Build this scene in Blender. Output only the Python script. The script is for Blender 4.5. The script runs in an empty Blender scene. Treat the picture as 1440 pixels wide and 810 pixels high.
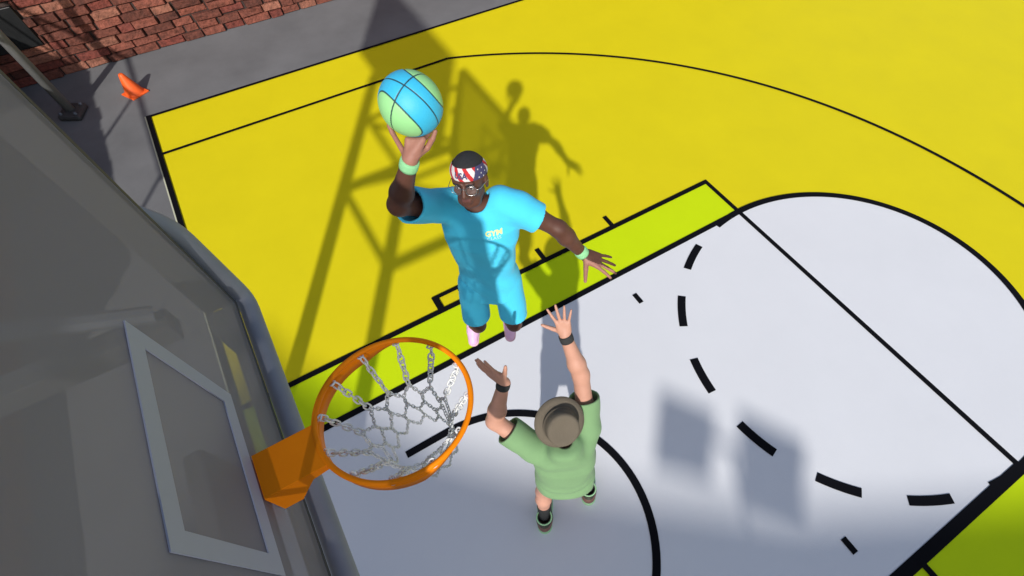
import bpy, bmesh, math, random
import numpy as np
from mathutils import Vector, Matrix
random.seed(4)
rng = np.random.default_rng(7)
D = bpy.data
scene = bpy.context.scene
COL = scene.collection
FT = .3048
V = lambda *a: np.array(a, float)
def nrm(a):
    a = np.asarray(a, float); return a / np.linalg.norm(a)

# ------------------------------------------------------------------ materials
def lin(c):
    return tuple(((x/255)/12.92 if x/255 <= .04045 else ((x/255+.055)/1.055)**2.4) for x in c)
def mat(name, col, rough=.7, metal=0, var=0, vscale=6, bump=0, bscale=60, spec=.5, col2=None, sheen=0, coat=0, sss=0):
    m = D.materials.new(name); m.use_nodes = True
    nt = m.node_tree; b = nt.nodes['Principled BSDF']
    b.inputs['Base Color'].default_value = (*col, 1)
    b.inputs['Roughness'].default_value = rough
    b.inputs['Metallic'].default_value = metal
    b.inputs['Specular IOR Level'].default_value = spec
    if sheen: b.inputs['Sheen Weight'].default_value = sheen
    if coat: b.inputs['Coat Weight'].default_value = coat
    if sss:
        b.inputs['Subsurface Weight'].default_value = sss
        b.inputs['Subsurface Radius'].default_value = (.02, .008, .004)
    tc = nt.nodes.new('ShaderNodeTexCoord')
    if var or col2:
        n = nt.nodes.new('ShaderNodeTexNoise'); n.inputs['Scale'].default_value = vscale; n.inputs['Detail'].default_value = 8
        n.inputs['Roughness'].default_value = .62
        nt.links.new(tc.outputs['Object'], n.inputs['Vector'])
        r = nt.nodes.new('ShaderNodeValToRGB')
        c2 = col2 or tuple(min(1, x*(1+var)) for x in col)
        c1 = col if col2 else tuple(x*(1-var) for x in col)
        r.color_ramp.elements[0].position = .32; r.color_ramp.elements[1].position = .68
        r.color_ramp.elements[0].color = (*c1, 1); r.color_ramp.elements[1].color = (*c2, 1)
        nt.links.new(n.outputs['Fac'], r.inputs['Fac']); nt.links.new(r.outputs['Color'], b.inputs['Base Color'])
        mr = nt.nodes.new('ShaderNodeMapRange'); mr.inputs['To Min'].default_value = max(0, rough-.08); mr.inputs['To Max'].default_value = min(1, rough+.08)
        nt.links.new(n.outputs['Fac'], mr.inputs['Value']); nt.links.new(mr.outputs['Result'], b.inputs['Roughness'])
    if bump:
        n2 = nt.nodes.new('ShaderNodeTexNoise'); n2.inputs['Scale'].default_value = bscale; n2.inputs['Detail'].default_value = 5
        nt.links.new(tc.outputs['Object'], n2.inputs['Vector'])
        bp = nt.nodes.new('ShaderNodeBump'); bp.inputs['Strength'].default_value = bump; bp.inputs['Distance'].default_value = .01
        nt.links.new(n2.outputs['Fac'], bp.inputs['Height']); nt.links.new(bp.outputs['Normal'], b.inputs['Normal'])
    return m

M = {}
M['asphalt'] = mat('grey_ground', (.165, .166, .17), .9, var=.13, vscale=1.1, bump=.25, bscale=160, spec=.2)
M['yellow'] = mat('yellow_paint', (.735, .62, .006), .72, var=.025, vscale=1.3, bump=.12, bscale=120, spec=.2)
M['green'] = mat('lime_paint', (.60, .76, .002), .72, var=.02, vscale=1.5, bump=.12, bscale=120, spec=.2)
M['white'] = mat('pale_paint', (.735, .74, .765), .72, var=.015, vscale=1.2, bump=.12, bscale=120, spec=.2)
M['black'] = mat('black_paint', (.004, .004, .006), .8, spec=.1, bump=.1, bscale=150)
M['edge'] = mat('edge_paint', (.55, .56, .42), .8, spec=.2)
M['orange'] = mat('orange_enamel', (1, .26, .002), .55, spec=.15, var=.04, vscale=9)
M['chain'] = mat('galvanised_chain', (.78, .79, .79), .5, metal=.05, var=.15, vscale=60)
M['steel'] = mat('grey_steel', (.16, .175, .205), .5, metal=.35, var=.1, vscale=8, bump=.05)
M['tubegrey'] = mat('painted_tube', (.29, .30, .34), .6, var=.06, vscale=8, bump=.05, spec=.3)
M['polegrey'] = mat('pale_pole', (.20, .20, .20), .6, metal=.1, var=.08, vscale=5)
M['darksteel'] = mat('dark_steel', (.075, .074, .074), .6, metal=.3, var=.15, vscale=5, bump=.05)
M['plate'] = mat('frame_plate', (.07, .069, .069), .65, metal=.1, var=.1, vscale=6, bump=.05)
M['target'] = mat('target_paint', (.38, .40, .50), .7, var=.02, vscale=8)
M['concrete'] = mat('concrete', (.25, .25, .245), .9, var=.15, vscale=3, bump=.4, bscale=40)
M['cone'] = mat('cone_rubber', (.95, .13, .02), .5, var=.03, vscale=20, spec=.4)
M['darkglass'] = mat('dark_panel', (.012, .013, .014), .45, var=.3, vscale=2)
M['mortar'] = mat('mortar', (.045, .03, .026), .95, var=.3, vscale=20, bump=.6, bscale=90)
M['signface'] = mat('board_panel', (.3, .3, .3), .6)
def brickmat():
    m = D.materials.new('red_brick'); m.use_nodes = True
    nt = m.node_tree; b = nt.nodes['Principled BSDF']; b.inputs['Roughness'].default_value = .85
    at = nt.nodes.new('ShaderNodeAttribute'); at.attribute_name = 'tint'
    tc = nt.nodes.new('ShaderNodeTexCoord')
    n = nt.nodes.new('ShaderNodeTexNoise'); n.inputs['Scale'].default_value = 14; n.inputs['Detail'].default_value = 9; n.inputs['Roughness'].default_value = .7
    nt.links.new(tc.outputs['Object'], n.inputs['Vector'])
    r = nt.nodes.new('ShaderNodeValToRGB')
    r.color_ramp.elements[0].position = .3; r.color_ramp.elements[0].color = (.42, .38, .36, 1)
    r.color_ramp.elements[1].position = .7; r.color_ramp.elements[1].color = (1.35, 1.2, 1.15, 1)
    mx = nt.nodes.new('ShaderNodeMix'); mx.data_type = 'RGBA'; mx.blend_type = 'MULTIPLY'; mx.inputs['Factor'].default_value = 1
    nt.links.new(n.outputs['Fac'], r.inputs['Fac'])
    nt.links.new(at.outputs['Color'], mx.inputs['A']); nt.links.new(r.outputs['Color'], mx.inputs['B'])
    nt.links.new(mx.outputs['Result'], b.inputs['Base Color'])
    bp = nt.nodes.new('ShaderNodeBump'); bp.inputs['Strength'].default_value = .9; bp.inputs['Distance'].default_value = .03
    n2 = nt.nodes.new('ShaderNodeTexNoise'); n2.inputs['Scale'].default_value = 22; n2.inputs['Detail'].default_value = 8
    nt.links.new(tc.outputs['Object'], n2.inputs['Vector']); nt.links.new(n2.outputs['Fac'], bp.inputs['Height'])
    nt.links.new(bp.outputs['Normal'], b.inputs['Normal'])
    return m
M['brick'] = brickmat()
def glassmat(name, col, opac, rough=.25):
    m = D.materials.new(name); m.use_nodes = True
    nt = m.node_tree; b = nt.nodes['Principled BSDF']
    b.inputs['Base Color'].default_value = (*col, 1); b.inputs['Roughness'].default_value = rough
    tc = nt.nodes.new('ShaderNodeTexCoord'); n = nt.nodes.new('ShaderNodeTexNoise')
    n.inputs['Scale'].default_value = 2.2; n.inputs['Detail'].default_value = 7; nt.links.new(tc.outputs['Object'], n.inputs['Vector'])
    mr = nt.nodes.new('ShaderNodeMapRange'); mr.inputs['To Min'].default_value = opac-.03; mr.inputs['To Max'].default_value = opac+.03
    nt.links.new(n.outputs['Fac'], mr.inputs['Value']); nt.links.new(mr.outputs['Result'], b.inputs['Alpha'])
    return m
M['glass'] = glassmat('smoky_glass', (.27, .26, .31), .58, .7)
M['lens'] = glassmat('spectacle_lens', (.25, .25, .25), .16, .05)

# ------------------------------------------------------------------ mesh helpers
def obj(name, verts, faces, m, parent=None, smooth=False, mats=None, midx=None):
    me = D.meshes.new(name); me.from_pydata([tuple(map(float, v)) for v in verts], [], [tuple(map(int, f)) for f in faces]); me.update()
    for mm in (mats or [m]): me.materials.append(mm)
    if midx is not None: me.polygons.foreach_set('material_index', np.asarray(midx, np.int32))
    if smooth: me.polygons.foreach_set('use_smooth', np.ones(len(me.polygons), bool))
    o = D.objects.new(name, me); COL.objects.link(o)
    if parent: attach(o, parent)
    return o
def attach(o, parent):
    o.parent = parent
    o.matrix_parent_inverse = Matrix.Translation(parent.location).inverted() if parent.parent is None and parent.type == 'EMPTY' else Matrix.Identity(4)
def empty(name, loc, label, cat, group=None):
    o = D.objects.new(name, None); COL.objects.link(o); o.location = loc; o.empty_display_size = .1
    o['label'] = label; o['category'] = cat
    if group: o['group'] = group
    return o
def tag(o, label, cat, group=None):
    o['label'] = label; o['category'] = cat
    if group: o['group'] = group
    return o
def struct(o, kind='structure'):
    o['kind'] = kind; return o
class MB:
    def __init__(s): s.v = []; s.f = []; s.m = []
    def add(s, v, f, mi=0):
        n = len(s.v); s.v += [tuple(x) for x in v]; s.f += [tuple(n+i for i in q) for q in f]; s.m += [mi]*len(f)
    def box(s, lo, hi, mi=0):
        x0, y0, z0 = lo; x1, y1, z1 = hi
        v = [(x0,y0,z0),(x1,y0,z0),(x1,y1,z0),(x0,y1,z0),(x0,y0,z1),(x1,y0,z1),(x1,y1,z1),(x0,y1,z1)]
        s.add(v, [(0,3,2,1),(4,5,6,7),(0,1,5,4),(1,2,6,5),(2,3,7,6),(3,0,4,7)], mi)
    def prism(s, poly, z0, z1, mi=0):
        n = len(poly)
        v = [(x, y, z0) for x, y in poly]+[(x, y, z1) for x, y in poly]
        s.add(v, [tuple(range(n))[::-1], tuple(range(n, 2*n))]+[(i, (i+1) % n, n+(i+1) % n, n+i) for i in range(n)], mi)
    def tube(s, pts, r, seg=12, closed=False, mi=0, cap=True):
        P = [V(*p) for p in pts]; n = len(P); rr = r if hasattr(r, '__len__') else [r]*n
        rings = []; prev = None
        for i in range(n):
            a = P[(i-1) % n] if (closed or i) else P[i]; b = P[(i+1) % n] if (closed or i < n-1) else P[i]
            t = nrm(b-a)
            if prev is None:
                u = V(0, 0, 1) if abs(t[2]) < .9 else V(1, 0, 0)
            else: u = prev
            u = nrm(u-t*(u@t)); prev = u; w = np.cross(t, u)
            rings.append([P[i]+rr[i]*(u*math.cos(2*math.pi*k/seg)+w*math.sin(2*math.pi*k/seg)) for k in range(seg)])
        v = [x for g in rings for x in g]; f = []
        for i in range(n if closed else n-1):
            j = (i+1) % n
            for k in range(seg): f.append((i*seg+k, i*seg+(k+1) % seg, j*seg+(k+1) % seg, j*seg+k))
        if not closed and cap: f += [tuple(range(seg))[::-1], tuple((n-1)*seg+k for k in range(seg))]
        s.add(v, f, mi)
    def lathe(s, prof, seg=32, c=(0, 0, 0), R=None, mi=0):
        v = []; f = []; n = len(prof)
        for k in range(seg):
            a = 2*math.pi*k/seg
            for r, z in prof:
                p = V(r*math.cos(a), r*math.sin(a), z)
                if R is not None: p = R@p
                v.append(p+V(*c))
        for k in range(seg):
            k2 = (k+1) % seg
            for i in range(n-1): f.append((k*n+i, k2*n+i, k2*n+i+1, k*n+i+1))
        s.add(v, f, mi)
    def build(s, name, m, parent=None, smooth=False, bevel=0, mats=None):
        o = obj(name, s.v, s.f, m, parent, smooth, mats, s.m if mats else None)
        if bevel:
            b = o.modifiers.new('bevel', 'BEVEL'); b.width = bevel; b.segments = 2; b.limit_method = 'ANGLE'
        if smooth:
            for p in o.data.polygons: p.use_smooth = True
        return o
def frame(z, x=None):
    z = nrm(z); x = V(1, 0, 0) if x is None else x
    if abs(nrm(x)@z) > .99: x = V(0, 1, 0)
    x = nrm(x-z*(x@z)); y = np.cross(z, x)
    return np.array([x, y, z]).T

# ------------------------------------------------------------------ ground and court
o = obj('ground', [(-120,-120,0),(120,-120,0),(120,120,0),(-120,120,0)], [(0,1,2,3)], M['asphalt']); struct(o)
HW, KX, OX, FTY, HY, R3 = 25.1*FT, 6.04*FT, 8.04*FT, 18.84*FT, 5.2*FT, 23.51*FT
def sheet(name, poly, z, m):
    o = obj(name, [(x, y, z) for x, y in poly], [tuple(range(len(poly)))], m); return struct(o)
sheet('court_border', [(-HW-.024,-.022),(HW+.024,-.022),(HW+.024,28.68),(-HW-.024,28.68)], .003, M['edge'])
sheet('court_floor', [(-HW,0),(HW,0),(HW,28.65),(-HW,28.65)], .007, M['yellow'])
sheet('lane_strip', [(-OX,0),(OX,0),(OX,FTY),(-OX,FTY)], .011, M['green'])
key = [(-KX,0),(KX,0),(KX,FTY)]+[(KX*math.cos(a), FTY+KX*math.sin(a)) for a in np.linspace(0, math.pi, 64)[1:-1]]+[(-KX,FTY)]
sheet('key_floor', key, .015, M['white'])
L = MB()
zl = .019
def line(a, b, w, z=None, ext=0):
    global zl
    zl += .00004; z = z or zl
    a = V(*a, 0)[:3]; b = V(*b, 0)[:3]; d = nrm(b-a); n = V(-d[1], d[0], 0)*w/2; a = a-d*ext; b = b+d*ext
    L.add([(*(a+n)[:2], z), (*(a-n)[:2], z), (*(b-n)[:2], z), (*(b+n)[:2], z)], [(0,1,2,3)])
def arc(c, r, a0, a1, w, n=72):
    global zl
    zl += .00004
    v = []; 
    for i in range(n+1):
        a = a0+(a1-a0)*i/n
        for q in (r-w/2, r+w/2): v.append((c[0]+q*math.cos(a), c[1]+q*math.sin(a), zl))
    L.add(v, [(2*i, 2*i+1, 2*i+3, 2*i+2) for i in range(n)])
W = .062
line((-HW+W/2,.03),(HW-W/2,.03), .06, ext=W/2)
line((-HW+.028,0),(-HW+.028,28.6), .05); line((HW-.028,0),(HW-.028,28.6), .05)
X3 = 21.95*FT; yb = HY+math.sqrt(R3**2-X3**2)
line((-X3,0),(-X3,yb), .05); line((X3,0),(X3,yb), .05)
a3 = math.acos(X3/R3); arc((0,HY), R3, a3, math.pi-a3, .05, 140)
line((-OX,0),(-OX,FTY), W, ext=.01); line((OX,0),(OX,FTY), W, ext=.01)
line((-KX,0),(-KX,FTY), .066, ext=.02); line((KX,0),(KX,FTY), .105, ext=.02)
line((-OX,FTY),(OX,FTY), .056, ext=.03)
arc((0,FTY), KX, -.205, math.pi+.205, .078, 90)
for k in range(6):
    c = math.radians(-150+24*k); arc((0,FTY), KX, c-math.radians(6), c+math.radians(6), .085, 10)
arc((0,HY), 3.93*FT, 0, math.pi, .068, 60)
for s in (-1, 1):
    line((s*3.93*FT, 3.92*FT), (s*3.93*FT, HY), .068)
    line((s*4.58*FT, 12.98*FT), (s*5.02*FT, 12.98*FT), .055)
    for y in (11.1, 14.18): line((s*OX, y*FT), (s*8.68*FT, y*FT), .055)
    line((s*OX, 6.95*FT), (s*8.72*FT, 6.95*FT), .07); line((s*OX, 7.9*FT), (s*8.72*FT, 7.9*FT), .07)
    line((s*8.66*FT, 6.85*FT), (s*8.66*FT, 8.0*FT), .05)
line((KX, 14.27*FT), (6.75*FT, 14.27*FT), .055)
struct(L.build('court_lines', M['black']))

# ------------------------------------------------------------------ brick walls
def brick_wall(name, O, ux, length, height, holes, parent_label, cat='wall', tint_pink=None, bl=.36, bh=.112, thick=.3, cap=False):
    """wall running along ux from O, bricks standing proud of a mortar core, face normal = rot90"""
    ux = nrm(V(*ux, 0)); n = V(-ux[1], ux[0], 0)      # the bricks show on the +n side
    root = empty(name, tuple(V(*O)+ux*length/2), parent_label, cat)
    core = MB()
    def pt(a, z, d): return V(*O)+ux*a+n*d+V(0, 0, z)
    v = [pt(a, z, d) for z in (0, height) for a, d in ((0,-thick),(length,-thick),(length,0),(0,0))]
    core.add(v, [(0,3,2,1),(4,5,6,7),(0,1,5,4),(1,2,6,5),(2,3,7,6),(3,0,4,7)])
    core.build('mortar_core', M['mortar'], root)
    b = MB(); tints = []
    rows = int(height/bh)
    for r in range(rows):
        z0 = r*bh; a = -rng.uniform(0, bl)
        while a < length:
            w = bl*rng.choice([.55, .8, .95, 1, 1.05, 1.15]); a0, a1 = max(a, 0), min(a+w, length); a += w
            if a1-a0 < .04: continue
            for h in holes:
                if a1 > h[0] and a0 < h[1] and z0+bh*.7 > h[2] and z0+bh*.3 < h[3]:
                    if a0 < h[0]: a1 = h[0]
                    elif a1 > h[1]: a0 = h[1]
                    else: a1 = a0
            if a1-a0 < .03: continue
            g = .008; d = .02+rng.uniform(0, .045); t = rng.normal(0, .006, 8)
            p = [pt(a0+g+t[0], z0+g+t[1]*.6, 0.001), pt(a1-g+t[2], z0+g+t[3]*.6, 0.001), pt(a1-g+t[2], z0+bh-g*.6+t[5]*.6, 0.001), pt(a0+g+t[0], z0+bh-g*.6+t[7]*.6, 0.001)]
            tl = rng.normal(0, .007, 4); c = sum(p)/4
            q = [c+(x-c)*.93+n*(d+tl[i]) for i, x in enumerate(p)]
            b.add(p+q, [(0,1,5,4),(1,2,6,5),(2,3,7,6),(3,0,4,7),(4,5,6,7)])
            base = V(.205, .068, .044)*rng.uniform(.5, 1.25)
            if rng.random() < .2: base = V(.29, .125, .082)*rng.uniform(.9, 1.2)
            if rng.random() < .15: base = V(.19, .05, .035)
            if tint_pink and tint_pink[0] < c@ux < tint_pink[1] and rng.random() < .6: base = V(.42, .075, .09)
            tints += [base]*5
    o = b.build('brick_facing', M['brick'], root)
    ca = o.data.color_attributes.new('tint', 'FLOAT_COLOR', 'CORNER')
    arr = np.ones((len(o.data.loops), 4), np.float32)
    k = 0
    for pi, p in enumerate(o.data.polygons):
        arr[p.loop_start:p.loop_start+p.loop_total, :3] = tints[pi]
    ca.data.foreach_set('color', arr.ravel())
    bv = o.modifiers.new('bevel', 'BEVEL'); bv.width = .008; bv.segments = 1
    return root
WALLX = -9.40
w1 = brick_wall('brick_wall', (WALLX, 14, 0), (0, -1), 15.9, 5, [(14.78, 15.6, .42, .99)], 'tall red brick building wall beside the court sideline, behind the orange cone', 'wall', (9.2, 12))
p = MB(); p.box((WALLX+.005, -1.58, .45), (WALLX+.05, -.79, .96)); p.build('dark_panel', M['darkglass'], w1, bevel=.01)
w2 = brick_wall('brick_wall', (-9.36, -1.72, 0), (1, 0), 6.36, 1.47, [], 'low red brick boundary wall behind the baseline', 'wall')
f = MB()
fence = empty('steel_fence', (-6.2, -1.87, 1.47), 'grey steel rail fence standing on the low brick boundary wall', 'fence')
f.tube([(-3.0,-1.87,2.38),(-9.35,-1.87,2.38)], .035, 10); f.build('rail', M['darksteel'], fence, True)
for i in range(4):
    f = MB(); x = -3.1-i*2.06; f.tube([(x,-1.87,1.47),(x,-1.87,2.36)], .024, 8); f.build('post', M['darksteel'], fence, True)
for i in range(2, 3):
    f = MB(); x = -3.1-i*2.06; f.tube([(x,-1.87,1.5),(x-.9,-1.87,2.34)], .014, 6); f.build('brace', M['darksteel'], fence, True)
w3 = brick_wall('brick_wall', (-2.98, -1.72, 0), (1, 0), 4.6, .5, [], 'knee-high red brick wall seen through the glass backboard', 'wall')

# ------------------------------------------------------------------ basketball hoop and its tower
hoop = empty('basketball_hoop', (0, -.48, 0), 'basketball hoop with orange rim, chain net and grey glass backboard in the foreground', 'hoop')
HYc = 1.585; RZ = 3.055; RR = .2286
m = MB()
bl, bb, bt = .925, 2.775, 3.95
m.box((-bl, 1.172, bb), (bl, 1.184, bt)); board = m.build('backboard', M['glass'], hoop)
m = MB()
x0, x1, z0, z1, w, yf = -.29, .29, 3.068, 3.483, .052, 1.188
m.box((x0, 1.186, z0), (x1, yf+.001, z0+w)); m.box((x0, 1.186, z1-w), (x1, yf+.001, z1))
m.box((x0, 1.186, z0+w), (x0+w, yf+.001, z1-w)); m.box((x1-w, 1.186, z0+w), (x1, yf+.001, z1-w))
m.build('target_square', M['target'], hoop)
m = MB()
m.box((-bl-.02, 1.075, bb), (-bl, 1.186, bt)); m.box((bl, 1.075, bb), (bl+.02, 1.186, bt))
m.box((-bl-.02, 1.132, bb-.02), (bl+.02, 1.186, bb)); m.box((-bl-.02, 1.075, bt), (bl+.02, 1.186, bt+.02))
for s in (-1, 1): m.add([(s*bl,1.076,bb+.001),(s*(bl-.10),1.076,bb+.001),(s*(bl-.24),1.131,bb+.001),(s*bl,1.131,bb+.001),(s*bl,1.076,bb-.018),(s*(bl-.10),1.076,bb-.018),(s*(bl-.24),1.131,bb-.018),(s*bl,1.131,bb-.018)], [(0,1,2,3),(4,7,6,5),(0,4,5,1),(1,5,6,2),(2,6,7,3),(3,7,4,0)])
m.build('frame', M['plate'], hoop, bevel=.003)
m = MB()
def rnd(pts, r=.07, n=5):
    out = [V(*pts[0])]
    for i in range(1, len(pts)-1):
        a, b, c = V(*pts[i-1]), V(*pts[i]), V(*pts[i+1]); p = b+nrm(a-b)*r; q = b+nrm(c-b)*r
        for t in np.linspace(0, 1, n): out.append((1-t)**2*p+2*t*(1-t)*b+t*t*q)
    out.append(V(*pts[-1])); return out
side = [(.985,1.09,3.33),(1.0,1.19,3.14),(.98,1.21,2.715),(-.98,1.21,2.715),(-1.0,1.19,3.14),(-.985,1.09,3.33)]
m.tube(rnd(side), .036, 14); m.build('bumper_tube', M['tubegrey'], hoop, True)
# bracket
m = MB()
pr = [(1.191, RZ), (1.191, RZ-.11), (1.24, RZ-.112), (1.305, RZ-.032), (1.365, RZ-.02), (1.372, RZ)]
for s in (-1, 1):
    xa, xb = (s*.070, s*.064)
    v = [(xa, y, z) for y, z in pr]+[(xb, y, z) for y, z in pr]; n = len(pr)
    m.add(v, [tuple(range(n)), tuple(range(n, 2*n))[::-1]]+[(i, (i+1) % n, n+(i+1) % n, n+i) for i in range(n)])
m.box((-.070, 1.19, RZ+.0005), (.070, 1.366, RZ+.006))
m.box((-.0635, 1.19, RZ-.11), (.0635, 1.196, RZ-.001))
rim = MB(); 
rim.tube([(RR*math.cos(a), HYc+RR*math.sin(a), RZ) for a in np.linspace(0, 2*math.pi, 97)[:-1]], .0085, 12, True)
ro = rim.build('rim', M['orange'], hoop, True)
m.build('bracket', M['orange'], ro, bevel=.002)
m = MB(); v = []; N = 80; fcs = []
for i in range(N+1):
    a = -math.pi/2-2.0+4.0*i/N; e = min(1, (1-abs(2*i/N-1))*4); h = .006+.05*e
    for rr_, z in ((RR-.002, RZ-.004), (RR-.002, RZ-.004-h), (RR+.004, RZ-.004-h), (RR+.004, RZ-.004)):
        v.append((rr_*math.cos(a), HYc+rr_*math.sin(a), z))
for i in range(N):
    for k in range(4): fcs.append((4*i+k, 4*i+(k+1) % 4, 4*i+4+(k+1) % 4, 4*i+4+k))
m.add(v, fcs); m.build('rim_skirt', M['orange'], ro, True)
# chain net
m = MB()
def link(c, t, u, ln, wd, r, seg=6, n=12):
    t = nrm(t); u = nrm(u-t*(u@t)); pts = []
    for k in range(n):
        a = 2*math.pi*k/n; sx = math.copysign(abs(math.cos(a))**.6, math.cos(a)); sy = math.copysign(abs(math.sin(a))**.6, math.sin(a))
        pts.append(c+t*ln/2*sx+u*wd/2*sy)
    m.tube(pts, r, seg, True)
def chain(a, b, ln=.024, wd=.014, r=.0022, sag=.0):
    a = V(*a); b = V(*b); d = np.linalg.norm(b-a); n = max(2, round(d/(ln*.74))); t = (b-a)/d; st = d/n
    u0 = nrm(np.cross(t, V(0, 0, 1)+V(.01, .02, 0))); u1 = np.cross(t, u0)
    for i in range(n):
        c = a+(b-a)*(i+.5)/n-V(0, 0, sag*math.sin(math.pi*(i+.5)/n))
        ph = (i % 2)*math.pi/2+rng.normal(0, .25)+.6
        link(c, t+rng.normal(0, .05, 3), u0*math.cos(ph)+u1*math.sin(ph), st*1.36, wd, r)
K = 12; off = math.radians(7)
def nd(k, r, z): a = off+2*math.pi*k/K; j = rng.normal(0, .003, 3); return (r*math.cos(a)+j[0], HYc+r*math.sin(a)+j[1], RZ+z+j[2])
L1 = [nd(k, .142, -.150) for k in range(K)]; L2 = [nd(k+.5, .128, -.200) for k in range(K)]
L3 = [nd(k+.5, .120, -.245) for k in range(K)]; L4 = [nd(k, .113, -.295) for k in range(K)]
L5 = [nd(k, .110, -.345) for k in range(K)]; L6 = [nd(k+.5, .108, -.405) for k in range(K)]
for k in range(K):
    chain(nd(k, .216, -.008), L1[k], .030, .0185, .0029)
    chain(L1[k], L2[k], .019, .011, .0019); chain(L1[k], L2[k-1], .019, .011, .0019)
    chain(L2[k], L3[k], .018, .011, .0019)
    chain(L3[k], L4[k], .017, .010, .0017); chain(L3[k], L4[(k+1) % K], .017, .010, .0017)
    chain(L4[k], L5[k], .016, .009, .0016)
    chain(L5[k], L6[k], .016, .009, .0015); chain(L5[k], L6[k-1], .016, .009, .0015)
m.build('chain_net', M['chain'], hoop, True)
for k in range(K):
    a = off+2*math.pi*k/K; m = MB()
    c = V(RR*.965*math.cos(a), HYc+RR*.965*math.sin(a), RZ-.006)
    link(c, V(math.cos(a), math.sin(a), -.6), V(-math.sin(a), math.cos(a), 0), .026, .017, .0029)
    m.build('hook', M['chain'], ro, True)
# tower
def post(x):
    m = MB(); m.box((x-.06, -.54, .02), (x+.06, -.42, 4.55)); m.box((x-.16, -.64, 0), (x+.16, -.32, .022)); m.build('post', M['steel'], hoop, bevel=.006)
for x in (-.73, .73): post(x)
def strut(name, a, b, w=.05, mt='steel', par=None):
    m = MB(); m.tube([a, b], w, 4 if w > .04 else 8); return m.build(name, M[mt], par or hoop)
strut('crossbar', (-.73,-.48,2.99), (.73,-.48,2.99)); strut('crossbar', (-.73,-.48,3.95), (.73,-.48,3.95))
for s in (-1, 1):
    m = MB(); m.box((s*.73-.045, -.42, 2.95), (s*.73+.045, 1.06, 3.03)); m.build('arm', M['plate'], hoop, bevel=.004)
    strut('arm', (s*.73,-.42,3.85), (s*.73,1.06,3.85), .035)
    strut('brace', (s*.73,-.42,3.80), (s*.73,1.04,3.06), .03)
strut('brace', (-.70,-.48,3.02), (.70,-.48,3.92), .03)
m = MB(); m.box((-.20,1.0,2.80), (.13,1.058,3.02)); m.build('mounting_box', M['plate'], hoop, bevel=.01)
m = MB(); m.box((-1.4,-.50,4.56), (1.53,-.42,6.02)); pb = m.build('top_panel', M['signface'], hoop, bevel=.01)

# ------------------------------------------------------------------ lamp post and cone
lp = empty('lamp_post', (-8.28,-.84,0), 'grey steel lamp post on a bolted base in the shaded corner by the wall', 'lamp post')
R0 = .19
m = MB(); oc = [(-8.27+.25*math.cos(a+.35)*1.0, -.83+.2*math.sin(a+.35)) for a in np.linspace(0, 2*math.pi, 5)[:-1]]
m.prism(oc, 0, .07); m.build('base_block', M['darksteel'], lp, bevel=.025)
m = MB(); m.tube([(-8.28,-.84,.07),(-8.28,-.84,4.6)], [.060, .05], 16); m.build('pole', M['polegrey'], lp, True)
for a in range(4):
    m = MB(); cx, cy = -8.27+.165*math.cos(a*math.pi/2+.35), -.83+.135*math.sin(a*math.pi/2+.35)
    m.lathe([(.0, .10), (.016, .10), (.022, .088), (.022, .07)], 6, (cx, cy, 0)); m.build('bolt', M['steel'], lp)
m = MB(); m.tube([(-8.28,-.84,4.6),(-8.1,-.7,4.75),(-7.8,-.5,4.78)], .03, 10); m.build('lamp_arm', M['steel'], lp, True)
m = MB(); m.box((-7.95,-.66,4.72), (-7.5,-.36,4.78)); m.build('lamp_head', M['darksteel'], lp, bevel=.02)

cn = empty('traffic_cone', (-8.33,-.04,0), 'small plain orange traffic cone standing on the grey ground beside the court', 'cone')
m = MB(); m.lathe([(0,.300),(.022,.300),(.030,.294),(.040,.27),(.118,.030),(.121,.022)], 40, (-8.33,-.04,0)); m.build('cone_body', M['cone'], cn, True)
m = MB(); c_, s_ = math.cos(.5), math.sin(.5)
m.prism([(-8.33+.130*(c_*a-s_*b), -.04+.130*(s_*a+c_*b)) for a, b in ((-1,-1),(1,-1),(1,1),(-1,1))], 0, .024); m.build('cone_base', M['cone'], cn, bevel=.008)
ub = empty('utility_cabinet', (-7.4,-1.52,0), 'dark low metal cabinet in the corner behind the backboard glass', 'cabinet')
m = MB(); m.box((-8.7,-1.68,0),(-6.7,-1.40,.5)); m.build('cabinet_body', M['darksteel'], ub, bevel=.01)
m = MB(); m.box((-8.73,-1.69,.5),(-6.67,-1.37,.53)); m.build('lid', M['plate'], ub, bevel=.005)

# ------------------------------------------------------------------ unseen block and panels added to cast the soft shadows
KS = V(1.36, -.78)      # horizontal offset towards the sun per metre of height
def up(p, z): return (p[0]+KS[0]*z, p[1]+KS[1]*z)
HB = 12.
edge = [(-3.3,.44),(-2.74,.58),(-2.27,.80),(-1.66,1.18),(-1.12,1.48),(-.43,2.10),(.13,2.72),(1.0,3.74),(1.82,5.2),(6.0,12.7),(13,9),(5,-5)]  # wanted shadow edge on the court, used as the added block's footprint
bd = empty('shadow_building', (*up((4, 2), HB), 0), 'unseen pale building added beyond the court, shaped to throw the broad soft shadow', 'building')
m = MB(); m.prism([up(p, HB) for p in edge], 0, HB); m.build('shadow_block', M['concrete'], bd)
m = MB()
fl = empty('shadow_panels', (*up((.75, 3.35), 6.9), 0), 'two unseen panels on a thin pole, added to throw the soft patches on the key', 'shadow caster')
def shadow_quad(tl, tr, br, bl):  # added caster panel, its corners set from the shadow patch it throws
    m = MB(); zt, zb = 6.9, 6.5
    q = [V(*up(tl, zt), zt), V(*up(tr, zt), zt), V(*up(br, zb), zb), V(*up(bl, zb), zb)]
    n = nrm(np.cross(q[1]-q[0], q[3]-q[0]))*.03
    m.add([x-n for x in q]+[x+n for x in q], [(0,1,2,3),(4,7,6,5),(0,4,5,1),(1,5,6,2),(2,6,7,3),(3,7,4,0)]); m.build('shadow_panel', M['darksteel'], fl)
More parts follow.
